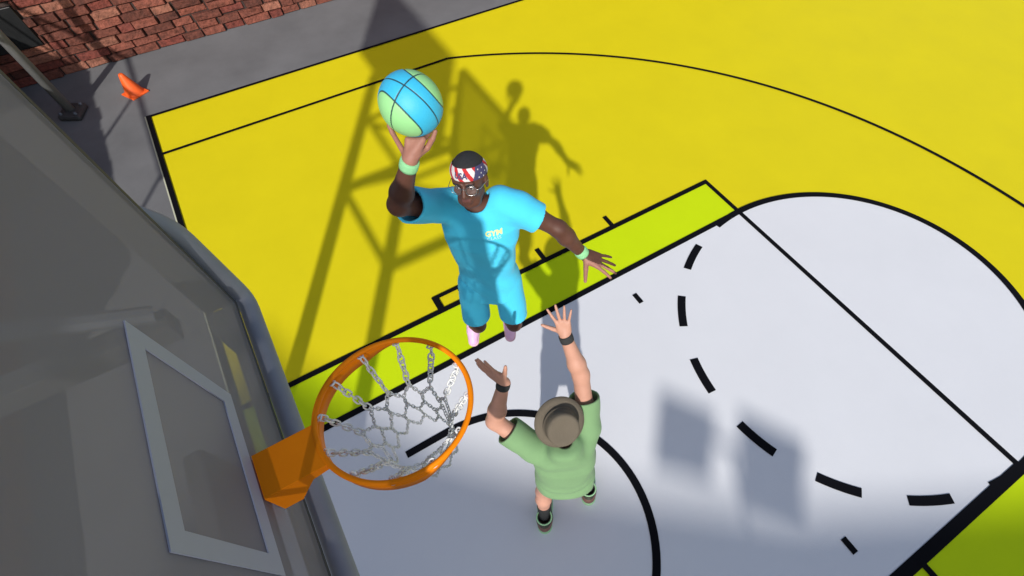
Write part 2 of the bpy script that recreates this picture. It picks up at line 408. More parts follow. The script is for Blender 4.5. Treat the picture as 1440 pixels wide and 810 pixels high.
shadow_quad((-.50,3.52),(-.03,3.80),(.42,3.34),(.06,3.02)); shadow_quad((.08,4.03),(.62,4.31),(1.06,3.80),(.68,3.46))
a = V(*up((-.02,3.47), 6.68)); b = V(*up((.58,3.95), 6.68)); c = (a+b)/2
m = MB(); m.tube([(*a, 6.68), (*b, 6.68)], .022, 8); m.build('crossarm', M['darksteel'], fl)
m = MB(); m.tube([(*c, 0), (*c, 6.68)], [.03, .02], 12); m.build('mast', M['darksteel'], fl)

# ------------------------------------------------------------------ people: signed distance shapes meshed into one continuous surface
def cone_sdf(P, a, b, r1, r2):
    ba = b-a; l2 = ba@ba; rr = r1-r2; a2 = l2-rr*rr; il2 = 1/l2
    pa = P-a; y = pa@ba; z = y-l2; q = pa*l2-y[:, None]*ba; x2 = (q*q).sum(1); y2 = y*y*l2; z2 = z*z*l2
    k = np.sign(rr)*rr*rr*x2
    d = (np.sqrt(x2*a2*il2)+y*rr)*il2-r1
    c1 = np.sign(z)*a2*z2 > k; c2 = np.sign(y)*a2*y2 < k
    d = np.where(c2, np.sqrt(x2+y2)*il2-r1, d); d = np.where(c1, np.sqrt(x2+z2)*il2-r2, d)
    return d
def ell_sdf(P, c, F, r):
    q = (P-c)@F; r = np.asarray(r, float)
    k0 = np.sqrt(((q/r)**2).sum(1)); k1 = np.sqrt(((q/(r*r))**2).sum(1))+1e-9
    return k0*(k0-1)/k1
def smin(a, b, k):
    h = np.clip(.5+.5*(b-a)/k, 0, 1); return b*(1-h)+a*h-k*h*(1-h)
def smax(a, b, k): return -smin(-a, -b, k)
def torso_sdf(P, o, F, tab, ends=True):
    """F columns: left, front, up; tab rows: u, half width, half depth, front shift"""
    q = (P-o)@F; t = np.array(tab); u = q[:, 2]
    a = np.interp(u, t[:, 0], t[:, 1]); b = np.interp(u, t[:, 0], t[:, 2]); s = np.interp(u, t[:, 0], t[:, 3])
    x = q[:, 0]; y = q[:, 1]-s
    e = 2.35
    k0 = (np.abs(x/a)**e+np.abs(y/b)**e)**(1/e)
    d = (k0-1)*np.minimum(a, b)*.93
    if ends:
        d = smax(d, u-t[-1, 0], .05); d = smax(d, t[0, 0]-u, .05)
    return d
def group(P, prims, k):
    d = None
    for p in prims:
        if p[0] == 'c': e = cone_sdf(P, *p[1:])
        elif p[0] == 'e': e = ell_sdf(P, *p[1:])
        elif p[0] == 't': e = torso_sdf(P, *p[1:])
        d = e if d is None else smin(d, e, k)
    return d
def mesh_sdf(name, fn, lo, hi, h, m, parent, smooth_it=1, mats=None, pick=None):
    lo = np.asarray(lo, float); hi = np.asarray(hi, float)
    B = 8; nb = np.ceil((hi-lo)/(h*B)).astype(int); n = nb*B+1
    ci = np.indices(nb).reshape(3, -1).T; cen = lo+(ci+.5)*B*h
    dc = fn(cen); act = np.abs(dc) < B*h*.87*1.5
    G = np.ones(n, np.float32)
    off = np.indices((B+1,)*3).reshape(3, -1).T
    for i in np.nonzero(~act)[0]:
        if dc[i] < 0:
            x, y, z = ci[i]*B; G[x:x+B+1, y:y+B+1, z:z+B+1] = -1
    A = ci[act]
    for s in range(0, len(A), 150):
        idx = (A[s:s+150, None, :]*B+off[None]).reshape(-1, 3)
        G[idx[:, 0], idx[:, 1], idx[:, 2]] = fn(lo+idx*h)
    S = G < 0
    c = np.zeros(tuple(n-1), np.int8)
    for dx in (0, 1):
        for dy in (0, 1):
            for dz in (0, 1): c += S[dx:n[0]-1+dx, dy:n[1]-1+dy, dz:n[2]-1+dz]
    cells = np.argwhere((c > 0) & (c < 8))
    acc = np.zeros((len(cells), 3)); cnt = np.zeros(len(cells))
    cor = [(a, b, d) for a in (0, 1) for b in (0, 1) for d in (0, 1)]
    for i in cor:
        for ax in range(3):
            if i[ax]: continue
            j = list(i); j[ax] = 1
            p = cells+np.array(i); q = cells+np.array(j)
            va = G[p[:, 0], p[:, 1], p[:, 2]]; vb = G[q[:, 0], q[:, 1], q[:, 2]]
            ok = (va < 0) != (vb < 0)
            t = np.where(ok, va/np.where(ok, va-vb, 1), 0)
            pos = p.astype(float); pos[:, ax] += t
            acc[ok] += pos[ok]; cnt[ok] += 1
    verts = lo+acc/cnt[:, None]*h
    ID = -np.ones(tuple(n-1), np.int32); ID[cells[:, 0], cells[:, 1], cells[:, 2]] = np.arange(len(cells))
    faces = []
    for ax in range(3):
        u, v = [(1, 2), (2, 0), (0, 1)][ax]
        sl = [slice(1, n[k]-1) for k in range(3)]; sl[ax] = slice(0, n[ax]-1)
        sl2 = list(sl); sl2[ax] = slice(1, n[ax])
        s0 = S[tuple(sl)]; s1 = S[tuple(sl2)]
        e = np.argwhere(s0 != s1)
        st = s0[e[:, 0], e[:, 1], e[:, 2]]
        e = e+np.array([0 if k == ax else 1 for k in range(3)])
        def cid(du, dv):
            g = e.copy(); g[:, u] -= du; g[:, v] -= dv; return ID[g[:, 0], g[:, 1], g[:, 2]]
        q = np.stack([cid(1, 1), cid(0, 1), cid(0, 0), cid(1, 0)], 1)
        q[~st] = q[~st][:, ::-1]
        faces.append(q)
    F = np.concatenate(faces); F = F[(F >= 0).all(1)]
    for _ in range(smooth_it):
        ac = np.zeros_like(verts); cn = np.zeros(len(verts))
        for k in range(4):
            a, b = F[:, k], F[:, (k+1) % 4]
            np.add.at(ac, a, verts[b]); np.add.at(cn, a, 1); np.add.at(ac, b, verts[a]); np.add.at(cn, b, 1)
        verts = verts*.45+.55*ac/np.maximum(cn, 1)[:, None]
    me = D.meshes.new(name)
    me.vertices.add(len(verts)); me.vertices.foreach_set('co', verts.astype(np.float32).ravel())
    me.loops.add(len(F)*4); me.loops.foreach_set('vertex_index', F.astype(np.int32).ravel())
    me.polygons.add(len(F)); me.polygons.foreach_set('loop_start', np.arange(len(F), dtype=np.int32)*4)
    me.polygons.foreach_set('loop_total', np.full(len(F), 4, np.int32))
    for mm in (mats or [m]): me.materials.append(mm)
    if pick is not None:
        me.polygons.foreach_set('material_index', pick(verts[F].mean(1)).astype(np.int32))
    me.polygons.foreach_set('use_smooth', np.ones(len(F), bool))
    me.update(calc_edges=True); me.validate()
    o = D.objects.new(name, me); COL.objects.link(o)
    if parent: attach(o, parent)
    return o
def limb(a, b, r1, r2): return ('c', V(*a), V(*b), r1, r2)
def arm_prims(S, E, Wp, r=1.0):
    S, E, Wp = map(lambda x: V(*x), (S, E, Wp)); fa = S*.0+E+(Wp-E)*.28; ua = S+(E-S)*.45
    return [limb(S, ua, .056*r, .050*r), limb(ua, E, .050*r, .044*r), limb(E, fa, .044*r, .046*r), limb(fa, Wp, .046*r, .029*r)]
def leg_prims(H, Kn, A, r=1.0):
    H, Kn, A = map(lambda x: V(*x), (H, Kn, A)); t = H+(Kn-H)*.4; c = Kn+(A-Kn)*.3
    return [limb(H, t, .088*r, .082*r), limb(t, Kn, .082*r, .056*r), limb(Kn, c, .054*r, .059*r), limb(c, A, .059*r, .036*r)]
def fold(P, amp, seeds, base=9.):
    d = np.zeros(len(P))
    for s in seeds:
        r = np.random.default_rng(s); w = nrm(r.normal(size=3))*base*r.uniform(.8, 1.8); w2 = nrm(r.normal(size=3))*base*.7
        d += np.sin(P@w+1.6*np.sin(P@w2+s)+s)
    return amp*d/len(seeds)
def hand(W, Dv, N, T, fingers, thumb, s=1.0, pw=.021):
    """W wrist, Dv wrist to knuckles, N palm normal, T towards the thumb; fingers: index..pinky (spread rad, curl1, curl2)"""
    W, Dv, T = V(*W), nrm(Dv), V(*T); N = V(*N); N = nrm(N-Dv*(N@Dv)); T = nrm(T-Dv*(T@Dv)-N*(T@N))
    pr = []; A = []
    offs = [(.082, .030), (.087, .010), (.083, -.011), (.076, -.031)]
    for (u, t) in offs:
        k = W+Dv*u*s+T*t*s; pr.append(limb(W+Dv*.018*s+T*t*.62*s, k, .0155*s, .0115*s))
    pr.append(limb(W-Dv*.012, W+Dv*.03*s, .025*s, .018*s))
    pr.append(limb(W+Dv*.03*s+T*.022*s+N*.006, W+Dv*.055*s+T*.022*s+N*.004, .017*s, .013*s))
    pr.append(limb(W+Dv*.025*s-T*.022*s+N*.005, W+Dv*.06*s-T*.024*s+N*.003, .015*s, .012*s))
    fl = [(.043,.026,.021),(.047,.030,.022),(.043,.028,.021),(.034,.021,.019)]
    fp = []
    for i, (sp, c1, c2) in enumerate(fingers):
        k = W+Dv*offs[i][0]*s+T*offs[i][1]*s
        d = nrm(Dv*math.cos(sp)+T*math.sin(sp))
        rr = (.0098, .0100, .0095, .0085)[i]*s; c = 0
        for j, L_ in enumerate(fl[i]):
            c += (c1, c2, c2*.7)[j]
            dd = d*math.cos(c)+N*math.sin(c); k2 = k+dd*L_*s
            fp.append(limb(k, k2, rr, rr*.88)); k = k2; rr *= .88
    sp, up_, c1 = thumb
    k = W+Dv*.022*s+T*.020*s+N*.006; d = nrm(Dv*math.cos(sp)+T*math.sin(sp)+N*up_)
    rr = .0145*s
    for j, L_ in enumerate((.044, .033, .027)):
        d = nrm(d+Dv*c1*(j > 0)); k2 = k+d*L_*s; fp.append(limb(k, k2, rr, rr*.84)); k = k2; rr *= .82
    return pr, fp
def head_prims(c, F, s=1.0):
    """c centre of the skull, F columns: left, front, up"""
    g = lambda x, y, z: c+F@(V(x, y, z)*s)
    big = [('e', g(0,-.012,.03), F, V(.074,.093,.085)*s), ('e', g(0,.018,-.025), F, V(.057,.074,.085)*s),
           ('c', g(-.028,.042,-.078), g(.028,.042,-.078), .026*s, .026*s), ('c', g(0,.058,-.092), g(0,.061,-.088), .020*s, .019*s),
           ('c', g(-.042,.0,-.052), g(-.020,.045,-.085), .021*s, .020*s), ('c', g(.042,.0,-.052), g(.020,.045,-.085), .021*s, .020*s)]
    fine = [('c', g(0,.088,.016), g(0,.106,-.028), .0085*s, .0125*s), ('c', g(-.012,.095,-.033), g(.012,.095,-.033), .0085*s, .0085*s),
            ('c', g(-.036,.080,.026), g(-.010,.088,.024), .0095*s, .009*s), ('c', g(.036,.080,.026), g(.010,.088,.024), .0095*s, .009*s),
            ('c', g(-.042,.062,-.02), g(-.032,.070,-.026), .016*s, .014*s), ('c', g(.042,.062,-.02), g(.032,.070,-.026), .016*s, .014*s),
            ('c', g(-.018,.082,-.055), g(.018,.082,-.055), .0075*s, .0075*s), ('c', g(-.014,.079,-.066), g(.014,.079,-.066), .009*s, .009*s),
            ('e', g(-.076,-.008,-.005), F, V(.008,.020,.032)*s), ('e', g(.076,-.008,-.005), F, V(.008,.020,.032)*s)]
    sock = [('e', g(-.030,.092,.004), F, V(.017,.014,.010)*s), ('e', g(.030,.092,.004), F, V(.017,.014,.010)*s),
            ('c', g(-.021,.0935,-.0605), g(.021,.0935,-.0605), .0025*s, .0025*s)]
    return big, fine, sock
def body_fn(core, heads, hands_p, hands_f, kc=.03):
    big, fine, sock = heads
    hc = big[0][1]
    def fn(P):
        d = group(P, core, kc)
        m_ = np.linalg.norm(P-hc, axis=1) < .26
        if m_.any():
            Q = P[m_]; e = group(Q, big, .018); e = smin(e, group(Q, fine, .006), .008); e = smax(e, -group(Q, sock, .004), .005)
            dd = d[m_]; d[m_] = smin(dd, e, .02)
        for hp, hf in zip(hands_p, hands_f):
            w = hp[0][1]; m_ = np.linalg.norm(P-w, axis=1) < .34
            if m_.any():
                Q = P[m_]; e = smin(group(Q, hp, .014), group(Q, hf, .0035), .006); d[m_] = smin(d[m_], e, .012)
        return d
    return fn
def band(name, a, r, axis, w, th, m, parent, squash=(1, 1), xdir=None):
    Fr = frame(axis, xdir); mb = MB(); pr = []
    for (q, z) in ((r, -w/2), (r+th*.7, -w/2), (r+th, -w/4), (r+th, w/4), (r+th*.7, w/2), (r, w/2), (r-.004, w/2-.001), (r-.004, -w/2+.001)):
        pr.append((q, z))
    pr.append(pr[0])
    R = Fr@np.diag([squash[0], squash[1], 1]); mb.lathe(pr, 36, a, R)
    return mb.build(name, m, parent, True)
def shoe(name, A, Tdir, U, parent, mu, ms, ml, sc=1.15, accent=None, lift=.075):
    """A ankle joint, Tdir heel to toe, U up"""
    A = V(*A); U = nrm(U); Tdir = nrm(Tdir-U*(Tdir@U)); S_ = np.cross(Tdir, U); B0 = A-U*lift
    F = np.array([S_, Tdir, U]).T*sc; s2 = 1/sc**2
    g = lambda x, y, z: B0+F@V(x, y, z)
    up_ = [('c', g(0,-.045,.045), g(0,.0,.05), .036*sc, .040*sc), ('c', g(0,.0,.05), g(0,.09,.036), .041*sc, .034*sc), ('c', g(0,.09,.034), g(.004,.155,.026), .038*sc, .030*sc),
           ('c', g(0,-.02,.05), g(0,-.01,.092), .040*sc, .042*sc)]
    def fu(P):
        d = group(P, up_, .03); q = (P-B0)@F*s2
        op = cone_sdf(P, g(0,-.012,.085), g(0,-.012,.14), .031*sc, .036*sc)
        d = smax(d, .010-q[:, 2], .006); d = smax(d, q[:, 2]-.104, .006); d = smax(d, -op, .006)
        d = d+.0012*np.sin(q[:, 1]*260)*np.exp(-((q[:, 1]-.06)/.035)**2)*np.exp(-(q[:, 0]/.018)**2)
        return d
    def fs(P):
        q = (P-B0)@F*s2
        d2 = np.minimum(cone_sdf(np.c_[q[:, 0], q[:, 1], 0*q[:, 2]], V(0,-.045,0), V(0,.06,0), .040, .043), cone_sdf(np.c_[q[:, 0], q[:, 1], 0*q[:, 2]], V(0,.06,0), V(.004,.158,0), .046, .036))
        return smax(smax(d2, -q[:, 2], .006), q[:, 2]-.024-.012*np.exp(-((q[:, 1]+.08)/.05)**2), .006)*sc
    lo = B0-.29; hi = B0+.29
    o = mesh_sdf(name, fu, lo, hi, .005, mu, parent, 1, mats=[mu, accent or mu],
                 pick=(lambda c: (((((c-B0)@F*s2)[:, 1] < -.01) & (np.abs(((c-B0)@F*s2)[:, 2]-.060) < .013)) | (np.abs(((c-B0)@F*s2)[:, 1]-.075) < .022)).astype(int)) if accent else None)
    sole = mesh_sdf('sole', fs, lo, hi, .005, ms, None, 1); sole.parent = o
    if accent:
        cb = band('collar', g(0,-.012,.101), .040*sc, U, .012, .007, ms, None); cb.parent = o
    mb = MB()
    for k in range(4):
        y = .035+.022*k; z = .084-.009*k
        mb.tube([g(-.02, y-.006, z), g(0, y, z+.006), g(.02, y+.006, z)], .0028, 6); mb.tube([g(.02, y-.006, z), g(0, y, z+.007), g(-.02, y+.006, z)], .0028, 6)
    lo_ = mb.build('laces', ml, None, True); lo_.parent = o
    return o
def text_mesh(name, txt, size, O, ux, uy, m, parent, surf=None, bold=.0, ext=.002, tree=None, nrmv=None, lift=.003):
    cu = D.curves.new(name, 'FONT'); cu.body = txt; cu.size = size; cu.offset = bold; cu.align_x = 'CENTER'; cu.resolution_u = 3
    t = D.objects.new(name, cu); COL.objects.link(t)
    dg = bpy.context.evaluated_depsgraph_get(); me = D.meshes.new_from_object(t.evaluated_get(dg)); D.objects.remove(t)
    vs = []; 
    for v in me.vertices:
        p = V(*O)+V(*ux)*v.co.x+V(*uy)*v.co.y
        if surf is not None: p = surf(p, v.co.x, v.co.y)
        elif tree is not None:
            h = tree.ray_cast(Vector(p+V(*nrmv)*.3), Vector(-V(*nrmv)), .6)
            if h[0] is not None: p = np.array(h[0])+V(*nrmv)*lift
        vs.append(p)
    fs = [tuple(p.vertices) for p in me.polygons]
    D.meshes.remove(me)
    return obj(name, vs, fs, m, parent)
from mathutils.bvhtree import BVHTree
def bvh(o): return BVHTree.FromPolygons([o.matrix_world @ v.co if False else v.co for v in o.data.vertices], [tuple(p.vertices) for p in o.data.polygons])
def shell(fn, th): return lambda P: (lambda d: np.maximum(d, -d-th))(fn(P))

M['skin_dark'] = mat('dark_skin', (.105, .043, .028), .5, var=.08, vscale=14, bump=.12, bscale=220, spec=.4)
M['palm_dark'] = mat('pale_palm_skin', (.36, .16, .115), .6, var=.06, vscale=20, bump=.15, bscale=200)
M['skin_fair'] = mat('fair_skin', (.56, .29, .205), .52, var=.06, vscale=12, bump=.12, bscale=220, spec=.35)
M['cyan'] = mat('cyan_jersey', (.08, .64, .92), .8, var=.03, vscale=5, bump=.2, bscale=300, spec=.15, sheen=.1)
M['cyan2'] = mat('cyan_shorts', (.075, .61, .88), .8, var=.03, vscale=5, bump=.2, bscale=300, spec=.15, sheen=.1)
M['mint'] = mat('mint_towelling', (.36, .80, .40), .9, bump=.7, bscale=400, spec=.1)
M['pink'] = mat('pink_leather', (.80, .47, .72), .5, var=.05, vscale=12, bump=.1)
M['pinksole'] = mat('pink_sole', (.72, .42, .50), .6)
M['lace'] = mat('coral_lace', (.72, .33, .34), .8)
M['hair'] = mat('black_hair', (.022, .022, .024), .75, bump=.6, bscale=350)
M['white_c'] = mat('white_cloth', (.72, .68, .68), .8, bump=.2, bscale=300)
M['red_c'] = mat('red_cloth', (.55, .02, .025), .8, bump=.2, bscale=300)
M['navy_c'] = mat('navy_cloth', (.06, .055, .14), .8, bump=.2, bscale=300)
M['silver'] = mat('silver_wire', (.6, .6, .6), .25, metal=1)
M['eye_white'] = mat('eye_white', (.55, .52, .50), .3)
M['iris'] = mat('dark_iris', (.012, .008, .006), .2)
M['lip'] = mat('dark_lip', (.13, .05, .042), .5)
M['logo_y'] = mat('lemon_print', (.75, .85, .35), .8)
M['logo_w'] = mat('pale_print', (.55, .86, .85), .8)
M['green_c'] = mat('sage_cotton', (.20, .345, .165), .85, var=.05, vscale=5, bump=.2, bscale=300, spec=.15, sheen=.1)
M['felt'] = mat('olive_felt', (.155, .13, .098), .9, var=.06, vscale=10, bump=.5, bscale=300, spec=.1)
M['charcoal'] = mat('charcoal_knit', (.045, .046, .046), .85, bump=.5, bscale=350, spec=.15)
M['copper'] = mat('copper_brown_leather', (.20, .10, .075), .45, var=.25, vscale=20)
M['black_l'] = mat('olive_black_leather', (.05, .055, .035), .5, var=.2, vscale=14)
M['mint_s'] = mat('mint_sole', (.38, .68, .36), .6)
M['lacew'] = mat('pale_lace', (.55, .42, .36), .8)

# ---- the leaping player with the ball
FU = V(0, 0, 1); Fl = V(.539, .842, 0); Ff = nrm(V(.842, -.539, 0))
pf = nrm(Ff); pl = nrm(Fl)
p1 = empty('person', (-1.2, 2.3, 1.05), 'dark-skinned player in cyan shirt and shorts leaping with one arm raised to the ball', 'person')
Pel = V(-1.15, 2.315, 1.93); Nk = V(-1.135, 2.335, 2.56)
Up1 = nrm(Nk-Pel+pf*.03); Lf1 = nrm(pl-Up1*(pl@Up1)); Ff1 = np.cross(Lf1, Up1)*1.0
if Ff1@pf < 0: Ff1 = -Ff1
F1 = np.array([Lf1, Ff1, Up1]).T
RS, LS = V(-1.205, 2.160, 2.555), V(-1.03, 2.505, 2.52)
RE, RW = V(-1.072, 1.950, 2.785), V(-1.012, 2.058, 3.038)
LE, LW = V(-.895, 2.690, 2.355), V(-.815, 2.805, 2.145)
RH, LH = V(-1.165, 2.215, 1.90), V(-1.085, 2.385, 1.90)
RK, LK = V(-1.135, 2.150, 1.48), V(-1.010, 2.365, 1.48)
RA, LA = V(-1.415, 2.175, 1.185), V(-1.29, 2.435, 1.20)
H1 = V(-1.118, 2.320, 2.722)
hu = nrm(V(0, 0, 1)-pf*.24); hf = nrm(nrm(pf*.93-pl*.10)-hu*(nrm(pf*.93-pl*.10)@hu)); hl = np.cross(hf, hu)*-1
if hl@pl < 0: hl = -hl
FH1 = np.array([hl, hf, hu]).T
BALL = V(-1.089, 2.147, 3.217); BR = .124
core = [('t', Pel, F1, [(-.08,.14,.09,0),(0,.150,.10,0),(.2,.14,.10,0),(.4,.165,.11,0),(.54,.14,.09,-.01),(.62,.06,.06,-.01)]),
        limb(Nk-FU*.03, H1-FU*.04-hf*.015, .058, .052)]
core += arm_prims(RS, RE, RW, 1.06)+arm_prims(LS, LE, LW, 1.06)+leg_prims(RH, RK, RA, .87)+leg_prims(LH, LK, LA, .87)
core += [limb(Nk-FU*.03, RS, .05, .055), limb(Nk-FU*.03, LS, .05, .055)]
ed = V(.718, -.459, -.523); vw = V(-.439, .284, -.852); rt = V(.539, .842, .002)
# raised right hand: palm under the ball, fingers round its far side
def sph(phi, lat, r):      # phi from the underside towards the far side, lat sideways (screen right positive)
    d = nrm((ed*math.cos(phi)+vw*math.sin(phi))*math.cos(lat)+rt*math.sin(lat)); return BALL+d*r
hp1 = []; 
Mc = [sph(.42, .23-.155*i, BR+.013) for i in range(4)]
for i, k in enumerate(Mc): hp1.append(limb(RW+rt*(.018-.012*i)+nrm(Mc[1]-RW)*.015, k, .0155, .012))
hp1.append(limb(RW-nrm(Mc[1]-RW)*.01, RW+nrm(Mc[1]-RW)*.03, .025, .02))
hp1.append(limb(RW+(Mc[0]-RW)*.35-vw*.006, RW+(Mc[0]-RW)*.75-vw*.004, .018, .014))
hf1 = []
for i in range(3):
    lat0 = .23-.155*i; la = (.42, .12, -.2, -.62)[i]; k = Mc[i]; rr = (.0098, .0100, .0095, .0085)[i]
    for j, st in enumerate((.34, .62, .86)):
        w = (st)/.86; k2 = sph(.42+st*(.95 if i < 3 else .6), lat0+(la-lat0)*w, BR+.0095); hf1.append(limb(k, k2, rr, rr*.9)); k = k2; rr *= .9
pk = [Mc[3], V(-1.128,2.045,3.098), V(-1.140,2.044,3.122), V(-1.144,2.049,3.145)]
hp1.append(limb(RW+rt*-.01, pk[1], .013, .0105))
for a, b, r1, r2 in ((1,2,.0098,.0090),(2,3,.0090,.0078)): hf1.append(limb(pk[a], pk[b], r1, r2))
th = [RW+nrm(Mc[0]-RW)*.025+rt*.018, V(-1.018,2.140,3.055), V(-1.010,2.172,3.093), V(-1.010,2.192,3.122)]
for a, b, r1, r2 in ((0,1,.0150,.0125),(1,2,.0125,.0108),(2,3,.0105,.0088)): hf1.append(limb(th[a], th[b], r1, r2))
# low left hand, palm down, fingers spread forwards
dl = nrm(V(-.70,2.93,2.065)-LW)
hpL, hfL = hand(LW, dl, nrm(V(-.1,.15,-.95)), V(.75,-.5,-.25), [(.24,.05,.12),(.06,.05,.1),(-.14,.08,.12),(-.36,.1,.15)], (1.30,.1,.0), 1.25)
bf = body_fn(core, head_prims(H1, FH1, 1.10), [hp1, hpL], [hf1, hfL])
lo = V(-1.60, 1.83, 1.02); hi = V(-.55, 3.10, 3.30)
def pick1(c):
    n = np.zeros(len(c), int)
    q = c-RW; u = q@nrm(Mc[1]-RW); n[(u > -.035) & (np.linalg.norm(q, axis=1) < .3) & (q@vw < .016) & (c[:, 2] > 2.95)] = 1
    dB = np.linalg.norm(c-BALL, axis=1); n[(dB < .134) & (c[:, 2] > 2.95)] = 1
    hN = nrm(V(.3,-.45,-.85)); hN = nrm(hN-dl*(hN@dl)); q = c-LW
    n[(q@dl > .01) & (q@hN > .009) & (np.linalg.norm(q, axis=1) < .22)] = 1
    q = (c-H1)@FH1
    n[(np.abs(q[:, 0]) < .021) & (q[:, 1] > .082) & (q[:, 2] < -.051) & (q[:, 2] > -.070)] = 2
    return n
body1 = mesh_sdf('body', bf, lo, hi, .0048, None, p1, 1, mats=[M['skin_dark'], M['palm_dark'], M['lip']], pick=pick1)
# shirt
st1 = [(-.22,.218,.164,.0),(-.14,.210,.157,.0),(-.05,.192,.144,.0),(.1,.178,.134,.0),(.25,.182,.132,.0),(.40,.208,.138,.0),(.50,.205,.125,-.005),(.58,.155,.105,-.012),(.635,.085,.085,-.012)]
def shirt1(P):
    d = torso_sdf(P, Pel, F1, st1)
    for S_, E_, w in ((RS, RE, .345), (LS, LE, .225)):
        ax = nrm(E_-S_); inn = S_-ax*.03+(Nk-S_)*.25
        s = smin(cone_sdf(P, inn, S_+ax*.02, .090, .084), cone_sdf(P, S_+ax*.02, S_+ax*.30, .084, .090), .03)
        s = smax(s, (P-S_)@ax-w+.03, .004); d = smin(d, s, .045)
    q = (P-Pel)@F1
    d = d+fold(P, .007, (3, 5, 8, 11), 20)+.004*np.sin(q[:, 0]*14+q[:, 2]*34+2*np.sin(q[:, 0]*9))*np.exp(-((q[:, 2]-.02)/.14)**2)
    return d
def shirt1c(P):
    d = shell(shirt1, .014)(P); q = (P-Pel)@F1
    d = np.maximum(d, -.125-.02*(q[:, 0]/.19)**2*-1-q[:, 2])
    nk = cone_sdf(P, Nk+FU*.0+pf*.012, Nk+FU*.16+pf*.02, .066, .098)
    d = np.maximum(d, -nk)
    for S_, E_, w in ((RS, RE, .345), (LS, LE, .225)):
        ax = nrm(E_-S_); d = np.maximum(d, -np.maximum(-((P-S_)@ax-w+.10), np.linalg.norm(P-S_-ax*(w+.09), axis=1)-.19))
    return d
sh1 = mesh_sdf('shirt', shirt1c, V(-1.62,1.80,1.72), V(-.62,2.95,2.85), .0055, M['cyan'], p1, 1)
def shorts1(P):
    d = torso_sdf(P, Pel, F1, [(-.15,.160,.12,0),(-.05,.172,.128,0),(.08,.165,.12,0)])
    for H_, K_ in ((RH, RK), (LH, LK)):
        s = cone_sdf(P, H_+nrm(H_-Pel)*.012, K_+nrm(H_-Pel)*.01, .096, .092); d = smin(d, s, .032)
    return d+fold(P, .004, (21, 24, 27), 24)
def shorts1c(P):
    d = shell(shorts1, .013)(P)
    d = np.maximum(d, 1.585-P[:, 2]+.0); return d
mesh_sdf('shorts', shorts1c, V(-1.45,2.0,1.45), V(-.85,2.65,2.1), .0055, M['cyan2'], p1, 1)
for A_, K_ in ((RA, RK), (LA, LK)):
    shoe('shoe', A_, nrm(V(.80,-.42,-.45)), nrm(V(.45,-.25,.85)), p1, M['pink'], M['pinksole'], M['lace'], sc=1.15)
band('wristband', RW-nrm(RW-RE)*.028, .033, RW-RE, .048, .007, M['mint'], p1)
band('wristband', LW-nrm(LW-LE)*.022, .033, LW-LE, .046, .007, M['mint'], p1)
# hair cap, headband, glasses, eyes
def hg(x, y, z): return H1+FH1@(V(x, y, z)*1.10)
def hairf(P):
    d = ell_sdf(P, hg(0,-.012,.03), FH1, V(.079,.098,.090)*1.10); q = (P-H1)@FH1/1.10
    d = smax(d, .052-q[:, 2]-np.clip(-q[:, 1]-.0, 0, .2)*1.3, .01); return d
mesh_sdf('hair', hairf, H1-.19, H1+.19, .005, M['hair'], p1, 1)
mb = MB(); NS = 288
zb0, zb1 = .036, .088
mids = []
rows = 24
def hbpt(a, z, r=0): 
    k = math.sqrt(max(.05, 1-((z-.03)/.102)**2)); ca, sa = math.cos(a), math.sin(a)
    return hg((.081+r)*k*ca, -.012+(.100+r)*k*sa, z+.016*sa*0+.008*(1-sa)*-.5)
for j in range(rows+1):
    z = zb0+(zb1-zb0)*j/rows; bul = .003*math.sin(math.pi*j/rows)
    mb.v += [tuple(hbpt(2*math.pi*i/NS, z, bul)) for i in range(NS)]
for j in range(rows):
    for i in range(NS):
        i2 = (i+1) % NS; mb.f.append((j*NS+i, j*NS+i2, (j+1)*NS+i2, (j+1)*NS+i))
        a = math.degrees(2*math.pi*(i+.5)/NS)-90; z = (j+.5)/rows      # 0 is the front, positive towards the player's right
        if -100 < a < -38-16*(z-.5): mi = 2
        else: mi = 1 if ((a-z*24+208) % 34) < 15 else 0
        mb.m.append(mi)
hb = mb.build('headband', M['white_c'], p1, True, mats=[M['white_c'], M['red_c'], M['navy_c']])
mb = MB()
for i, (a, z) in enumerate([(-52,.8),(-60,.45),(-68,.8),(-50,.2),(-76,.45),(-66,.15),(-86,.8)]):
    c = hbpt(math.radians(90+a), zb0+(zb1-zb0)*z, .0045); ux = hbpt(math.radians(91+a), zb0+(zb1-zb0)*z, .0045)-c; ux = nrm(ux); uy = hu
    pts = []
    for k in range(10):
        r = .0058 if k % 2 == 0 else .0026; t = math.pi/2+math.pi*k/5; pts.append(tuple(c+ux*r*math.cos(t)+uy*r*math.sin(t)))
    mb.add(pts+[tuple(c)], [(10, k, (k+1) % 10) for k in range(10)])
st = mb.build('star', M['white_c'], None); st.parent = hb
def wrapband(p, x, y): return hbpt(math.pi/2-(x-.004)/.088, zb0+.011+y, .0045)
t = text_mesh('lettering', 'USA', .034, (0,0,0), (1,0,0), (0,1,0), M['navy_c'], None, surf=lambda p, x, y: hbpt(math.pi/2+.10-x/.090*1.0, zb0+.014+y, .0055), bold=.0012); t.parent = hb
